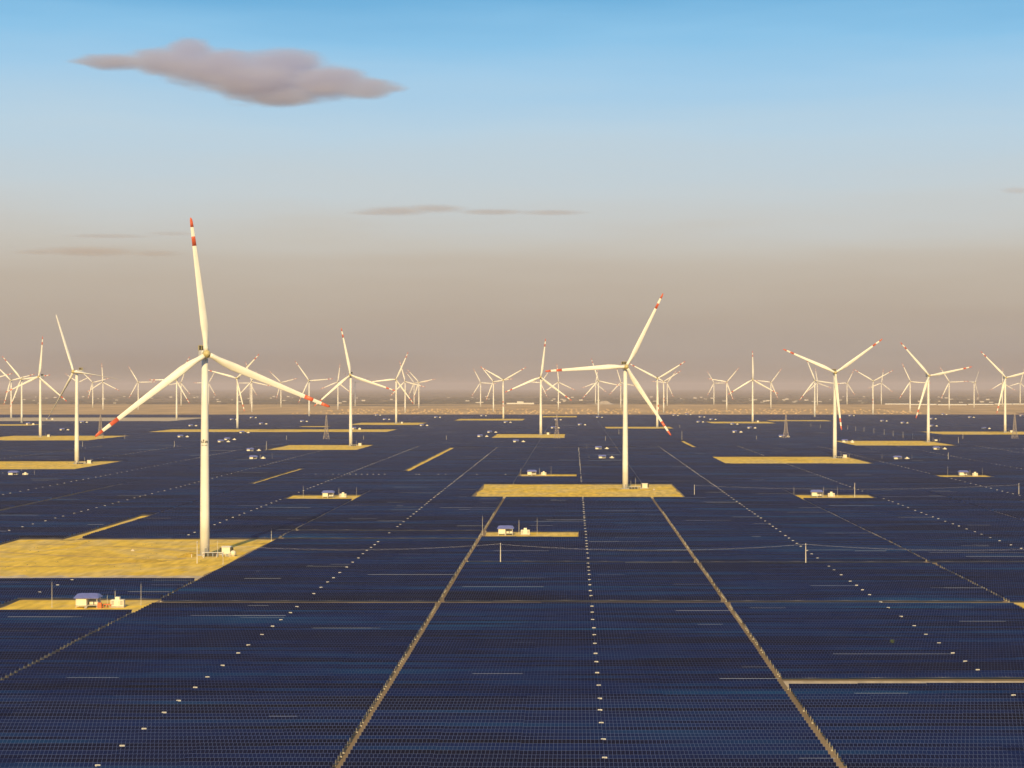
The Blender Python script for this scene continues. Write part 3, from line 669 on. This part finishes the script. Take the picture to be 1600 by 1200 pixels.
# ------------------------------------------------------------------ poles and wires
def pole(px, py, h, label, group=None, arm=True):
    p = gp(px, py); t = obj('utility_pole', None, loc=p, label=label, cat='utility pole', group=group)
    obj('shaft', MB().bar((0,0,-.3),(0,0,h),.26,8,.17).mesh('shaft', M['pole']), t)
    if arm:
        obj('cross_arm', MB().box(-.08,.08,-1.1,1.1,h-.9,h-.75).mesh('cross_arm', M['galv']), t)
        for s in (-1,0,1): obj('insulator', MB().lathe([(.06,h-.75),(.11,h-.65),(.05,h-.5)],6,0,s).mesh('insulator', M['box']), t)
    return p
LN = 'line of wires in front of the shelter on the golden strip'
pp = [pole(308,880.5,11.3,'pale utility pole standing in front of the lettered turbine tower'), pole(782,881,10.4,'pale utility pole in the panels below the shelter on the golden strip'), pole(1259,881,10.2,'pale utility pole in the panels right of an aisle, wires passing')]
pp.append(pp[2]+Vector((152,0,0)))
def wires(p, q, h, tag, sag=3.0, hq=None):
    for s in (-1, 0, 1):
        b = MB(); n = 14; prev = None
        for i in range(n+1):
            u = i/n; c = p.lerp(q, u)+Vector((0, s, h-.5+((hq or h)-h)*u-4*sag*u*(1-u)*(1+.12*s)))
            if prev is not None: b.bar(prev, c, .007, 3)
            prev = c
        obj('power_line', b.mesh('power_line', M['wire']), label='thin sagging aluminium wire '+tag, cat='wire', group='wires '+tag)
wires(pp[0], pp[1], 10.4, 'between the pole at the lettered turbine and its neighbour'); wires(pp[1], pp[2], 10.2, 'between the two pale poles in the near panels'); wires(pp[2], pp[3], 10.2, 'running on right from the pole beside the aisle')
r1 = pole(1085,776,9.6,'pale utility pole right of the golden rectangular lot'); r2 = pole(1592,775,10.4,'pale utility pole far along the wires from the golden lot'); r3 = pole(1335.5,777,11.5,'tall pale pole at the end of the long station strip', arm=False)
wires(r1, r2, 9.6, 'from the golden lot pole across the panels', 3.5)
G = 'thin pale poles scattered over the panel field'
for px, py, h in [(1481.7,720,10),(1497.5,694,11),(1504.5,687.5,10.5),(1182,688,8),(129,700,10),(272.5,700,10),(195,688,9.5),(447.5,689,9.5),(568,688.5,8.5),(697.5,688.7,9),(416.5,705.5,14),(967,680,11),(1062,669.8,8),(1065.5,688.5,16),(946,690,9)]:
    pole(px, py, h, 'thin pale pole standing alone among the far panel rows', G, arm=False)
for px, py, h in [(1267,668,9),(1282,670,9),(1324.5,672.5,10.5),(1337,674.5,10.5),(1350,676,11),(1365.5,678.5,11.5),(1381.5,681,12),(1395.5,683,11.5),(1411,685.5,12),(1426,687.5,11)]:
    pole(px, py, h, 'thin pale pole in the slanting row crossing the far panels', 'slanting row of poles', arm=True)

# ------------------------------------------------------------------ far edge: hall, greenhouses, village, woods
fy = gy(631.5); hall = obj('long_hall', None, loc=(gx(813,631.5), fy, .05), label='long low white hall with a taller middle block on the far plain', cat='building')
s_ = fy/F_PX
obj('wing', MB().box(-21.5*s_,-5*s_,-8,8,-.2,2.0*s_).mesh('wing', M['box']), hall); obj('wing', MB().box(5*s_,21.5*s_,-8,8,-.2,2.0*s_).mesh('wing', M['box']), hall)
obj('middle_block', MB().box(-5*s_,5*s_,-9,9,-.2,4.2*s_).mesh('middle_block', M['box']), hall)
obj('roof', MB().box(-21.7*s_,-5.05*s_,-8.5,8.5,2.0*s_,2.2*s_).box(5.05*s_,21.7*s_,-8.5,8.5,2.0*s_,2.2*s_).box(-5.2*s_,5.2*s_,-9.4,9.4,4.2*s_,4.4*s_).mesh('roof', M['roof']), hall)
def greenhouse(x0, x1, py):
    yy = gy(py); a0, a1 = gx(x0,py), gx(x1,py); b = MB(); n = 8
    ring = [(8*math.cos(math.pi*i/n), 5.0*math.sin(math.pi*i/n)) for i in range(n+1)]
    b.loft([[(x, yv, z-.1) for yv, z in ring] for x in (0, a1-a0)])
    g = obj('greenhouse', None, loc=(a0, yy, .05), label='long pale greenhouse tunnel beyond the panels', cat='greenhouse', group='pale greenhouse tunnels in a line')
    obj('tunnel_cover', b.mesh('tunnel_cover', M['box']), g); obj('kerb_wall', MB().box(-.5,a1-a0+.5,-8.6,-8.05,-.2,1.0).mesh('kerb_wall', M['brick']), g)
for x0, x1, py in ((1383,1420,632),(1422,1463,632.7),(1465,1510,633),(1512,1552,632.5),(1554,1600,632)): greenhouse(x0, x1, py)
heap(gx(944,632), gy(632), 65, 40, 17, 'grey-brown spoil heap on the far plain behind turbines', 'stone', 'spoil_heap', 'spoil heap')
hw_ = MB().box(-7,7,-4.5,4.5,-.3,5.5).mesh('wall', M['brick']); hr = MB(); hr.add([(-7.5,-5,5.5),(7.5,-5,5.5),(7.5,5,5.5),(-7.5,5,5.5),(-7.5,0,8.2),(7.5,0,8.2)],[(0,1,5,4),(2,3,4,5),(1,2,5),(3,0,4),(3,2,1,0)]); hr = hr.mesh('roof', M['roof'])
for i in range(110):
    cxp = random.choice((60,200,330,420,560,740,900,1010,1100,1200,1260,1360,1460,1540)); px = cxp+random.gauss(0, 28); py = random.uniform(620, 631)
    if 900 < px < 985 and py > 628: continue
    p = gp(px, py); h = obj('village_house', None, loc=p, rot=(0,0,random.uniform(-.2,.2)), label='tiny pale village house at the hazy far edge of the plain', cat='house', group='village houses along the horizon')
    s = random.uniform(.6,1.3); h.scale = (s*1.3, s, s*.8); obj('wall', hw_, h); obj('roof', hr, h)
tb = MB()
for i in range(3000):
    py = 631.5-abs(random.gauss(0,1))*6.5
    if py < 609: continue
    px = random.uniform(-60,1660); p = gp(px, py); 
    if math.sin(px*.02+py*.4)+random.gauss(0,.7) < -.5: continue
    rx = random.uniform(14,60); h = random.uniform(2.5,6); n = 6
    if 786 < px < 842 and py > 630: continue
    if 905 < px < 985 and py > 629.5: continue
    ring = lambda q, z: [(p.x+rx*q*math.cos(2*math.pi*j/n+i)*random.uniform(.8,1.2), p.y+rx*.5*q*math.sin(2*math.pi*j/n+i), z) for j in range(n)]
    tb.loft([ring(1,-.3), ring(1.05,h*.5), ring(.55,h)])
obj('far_woodland', tb.mesh('far_woodland', M['trees']), kind='stuff', label='dark band of trees and hedges along the hazy horizon', cat='woodland')
mo = MB()
for row in range(9):
    yy = gy(640+row*.85)
    for i in range(110):
        x = -900+i*19+random.gauss(0,3)
        if random.random() < .6: continue
        mo.add([(x-4,yy-4,0),(x+4,yy-4,0),(x+4,yy+4,0),(x-4,yy+4,0),(x-2,yy,3.0),(x+2,yy,3.0)],[(0,1,5,4),(2,3,4,5),(1,2,5),(3,0,4)])
obj('straw_heaps', mo.mesh('straw_heaps', M['field']), kind='stuff', label='rows of tiny pale heaps dotting the brown farmland', cat='heaps')
bp = gp(1394,1012); bu = obj('weed_bush', None, loc=(bp.x,bp.y,0), label='single green weed poking up between the panel rows', cat='bush')
lf = MB()
for i in range(120):
    c = Vector((random.gauss(0,.35), random.gauss(0,.35), 1.6+random.uniform(0,1.1))); u = Vector((random.gauss(0,1),random.gauss(0,1),random.gauss(0,1))).normalized()*.16; w = u.orthogonal().normalized()*.09
    lf.add([c-u,c+w,c+u,c-w],[(0,1,2,3)])
obj('leaves', lf.mesh('leaves', M['leaf']), bu); obj('stem', MB().bar((0,0,-.2),(0,0,2.2),.05,5,.02).bar((0,0,.8),(.4,.1,2.2),.03,4,.01).bar((0,0,.9),(-.35,-.1,2.1),.03,4,.01).mesh('stem', M['leaf']), bu)

# ------------------------------------------------------------------ clouds (above the haze)
def cloud(name, label, blobs, Y, dens, tint, soft=.35, nscale=.006, depth=.6, noise_amt=.55, step=1.0):
    k = Y/F_PX; B = [((x-VX)*k, CAM_H+(VY-y)*k, rx*k, ry*k) for x, y, rx, ry in blobs]
    cx = sum(b[0] for b in B)/len(B); cz = sum(b[1] for b in B)/len(B)
    bm = bmesh.new()
    for bx, bz, rx, rz in B:
        m4 = Matrix.Translation((bx-cx, 0, bz-cz)) @ Matrix.Diagonal((rx, max(rz*1.8, rx*depth), rz, 1))
        bmesh.ops.create_icosphere(bm, subdivisions=3, radius=1.0, matrix=m4)
    me = bpy.data.meshes.new(name); bm.to_mesh(me); bm.free()
    o = obj(name, me, loc=(cx, Y, cz), label=label, cat='cloud')
    rm = o.modifiers.new('union', 'REMESH'); rm.mode = 'VOXEL'; rm.voxel_size = max(4.0, min(b[3] for b in B)*.35)
    m = bpy.data.materials.new(name+'_vapour'); m.use_nodes = True; N = m.node_tree.nodes; L = m.node_tree.links; N.clear()
    out = N.new('ShaderNodeOutputMaterial'); pv = N.new('ShaderNodeVolumePrincipled'); L.new(pv.outputs[0], out.inputs['Volume'])
    pv.inputs['Color'].default_value = (*tint, 1); pv.inputs['Anisotropy'].default_value = .2
    tc = N.new('ShaderNodeTexCoord')
    ns = N.new('ShaderNodeTexNoise'); ns.inputs['Scale'].default_value = nscale; ns.inputs['Detail'].default_value = 6; ns.inputs['Roughness'].default_value = .6
    mp = N.new('ShaderNodeMapping'); mp.inputs['Scale'].default_value = (.55, .8, 1.8); L.new(tc.outputs['Object'], mp.inputs['Vector']); L.new(mp.outputs[0], ns.inputs['Vector'])
    best = None
    for bx, bz, rx, rz in B:
        s = N.new('ShaderNodeVectorMath'); s.operation = 'SUBTRACT'; L.new(tc.outputs['Object'], s.inputs[0]); s.inputs[1].default_value = (bx-cx, 0, bz-cz)
        d = N.new('ShaderNodeVectorMath'); d.operation = 'DIVIDE'; L.new(s.outputs[0], d.inputs[0]); d.inputs[1].default_value = (rx, max(rz*1.8, rx*depth), rz)
        ln = N.new('ShaderNodeVectorMath'); ln.operation = 'LENGTH'; L.new(d.outputs[0], ln.inputs[0])
        if best is None: best = ln.outputs['Value']
        else:
            mn = N.new('ShaderNodeMath'); mn.operation = 'SMOOTH_MIN'; mn.inputs[2].default_value = .15; L.new(best, mn.inputs[0]); L.new(ln.outputs['Value'], mn.inputs[1]); best = mn.outputs[0]
    a1 = N.new('ShaderNodeMath'); a1.operation = 'MULTIPLY_ADD'; L.new(ns.outputs['Fac'], a1.inputs[0]); a1.inputs[1].default_value = noise_amt; L.new(best, a1.inputs[2])
    mr_ = N.new('ShaderNodeMapRange'); mr_.interpolation_type = 'SMOOTHSTEP'; L.new(a1.outputs[0], mr_.inputs['Value'])
    mr_.inputs['From Min'].default_value = 1.0+noise_amt*.36; mr_.inputs['From Max'].default_value = 1.0+noise_amt*.36-soft; mr_.inputs['To Min'].default_value = 0; mr_.inputs['To Max'].default_value = dens
    L.new(mr_.outputs[0], pv.inputs['Density'])
    me.materials.append(m); m.cycles.volume_step_rate = step
    return o
cloud('cloud', 'large mauve lens-shaped cloud alone in the blue sky', [(140,97,45,8),(185,97,85,16),(265,97,100,30),(298,80,56,26),(335,108,110,40),(400,125,120,46),(440,105,100,36),(505,127,100,36),(570,138,75,22),(605,139,45,9),(440,150,90,22)], 6000, .022, (.79,.825,.985), nscale=.012, noise_amt=.85, soft=.5)
cloud('cloud', 'thin grey-mauve wisp of cloud low above the middle of the plain', [(620,330,80,10),(680,326,70,9),(770,331,80,6),(860,332,75,6),(590,333,60,5)], 9000, .006, (.9,.84,.84), nscale=.006, soft=.7, depth=.5)
cloud('cloud', 'faint streaky cloud behind the upright blade of the lettered turbine', [(135,393,110,10),(60,394,60,6),(245,396,60,7)], 9000, .0045, (.92,.84,.8), nscale=.006, soft=.7, depth=.5)
cloud('cloud', 'faint pencil-thin cloud streak above another streak beside the lettered turbine', [(170,369,100,5),(270,365,60,5)], 9000, .004, (.9,.84,.84), nscale=.006, soft=.7, depth=.4)
cloud('cloud', 'small detached grey cloud wisp apart from the other clouds', [(1590,298,38,8),(1640,300,50,7)], 8000, .006, (.9,.85,.86), nscale=.006, soft=.7, depth=.5)

# ------------------------------------------------------------------ haze
hm = bpy.data.materials.new('hazy_air'); hm.use_nodes = True; hn = hm.node_tree.nodes; hn.clear()
ho = hn.new('ShaderNodeOutputMaterial'); hv = hn.new('ShaderNodeVolumePrincipled'); hm.node_tree.links.new(hv.outputs[0], ho.inputs['Volume'])
hv.inputs['Color'].default_value = (.80, .74, .80, 1); hv.inputs['Density'].default_value = 4.4e-5; hv.inputs['Anisotropy'].default_value = 0.0
obj('haze', MB().box(-60500,60500,-3500,60500,-1.0,200.0).mesh('haze', hm), kind='stuff', label='pale dusty haze lying over the whole plain', cat='haze')
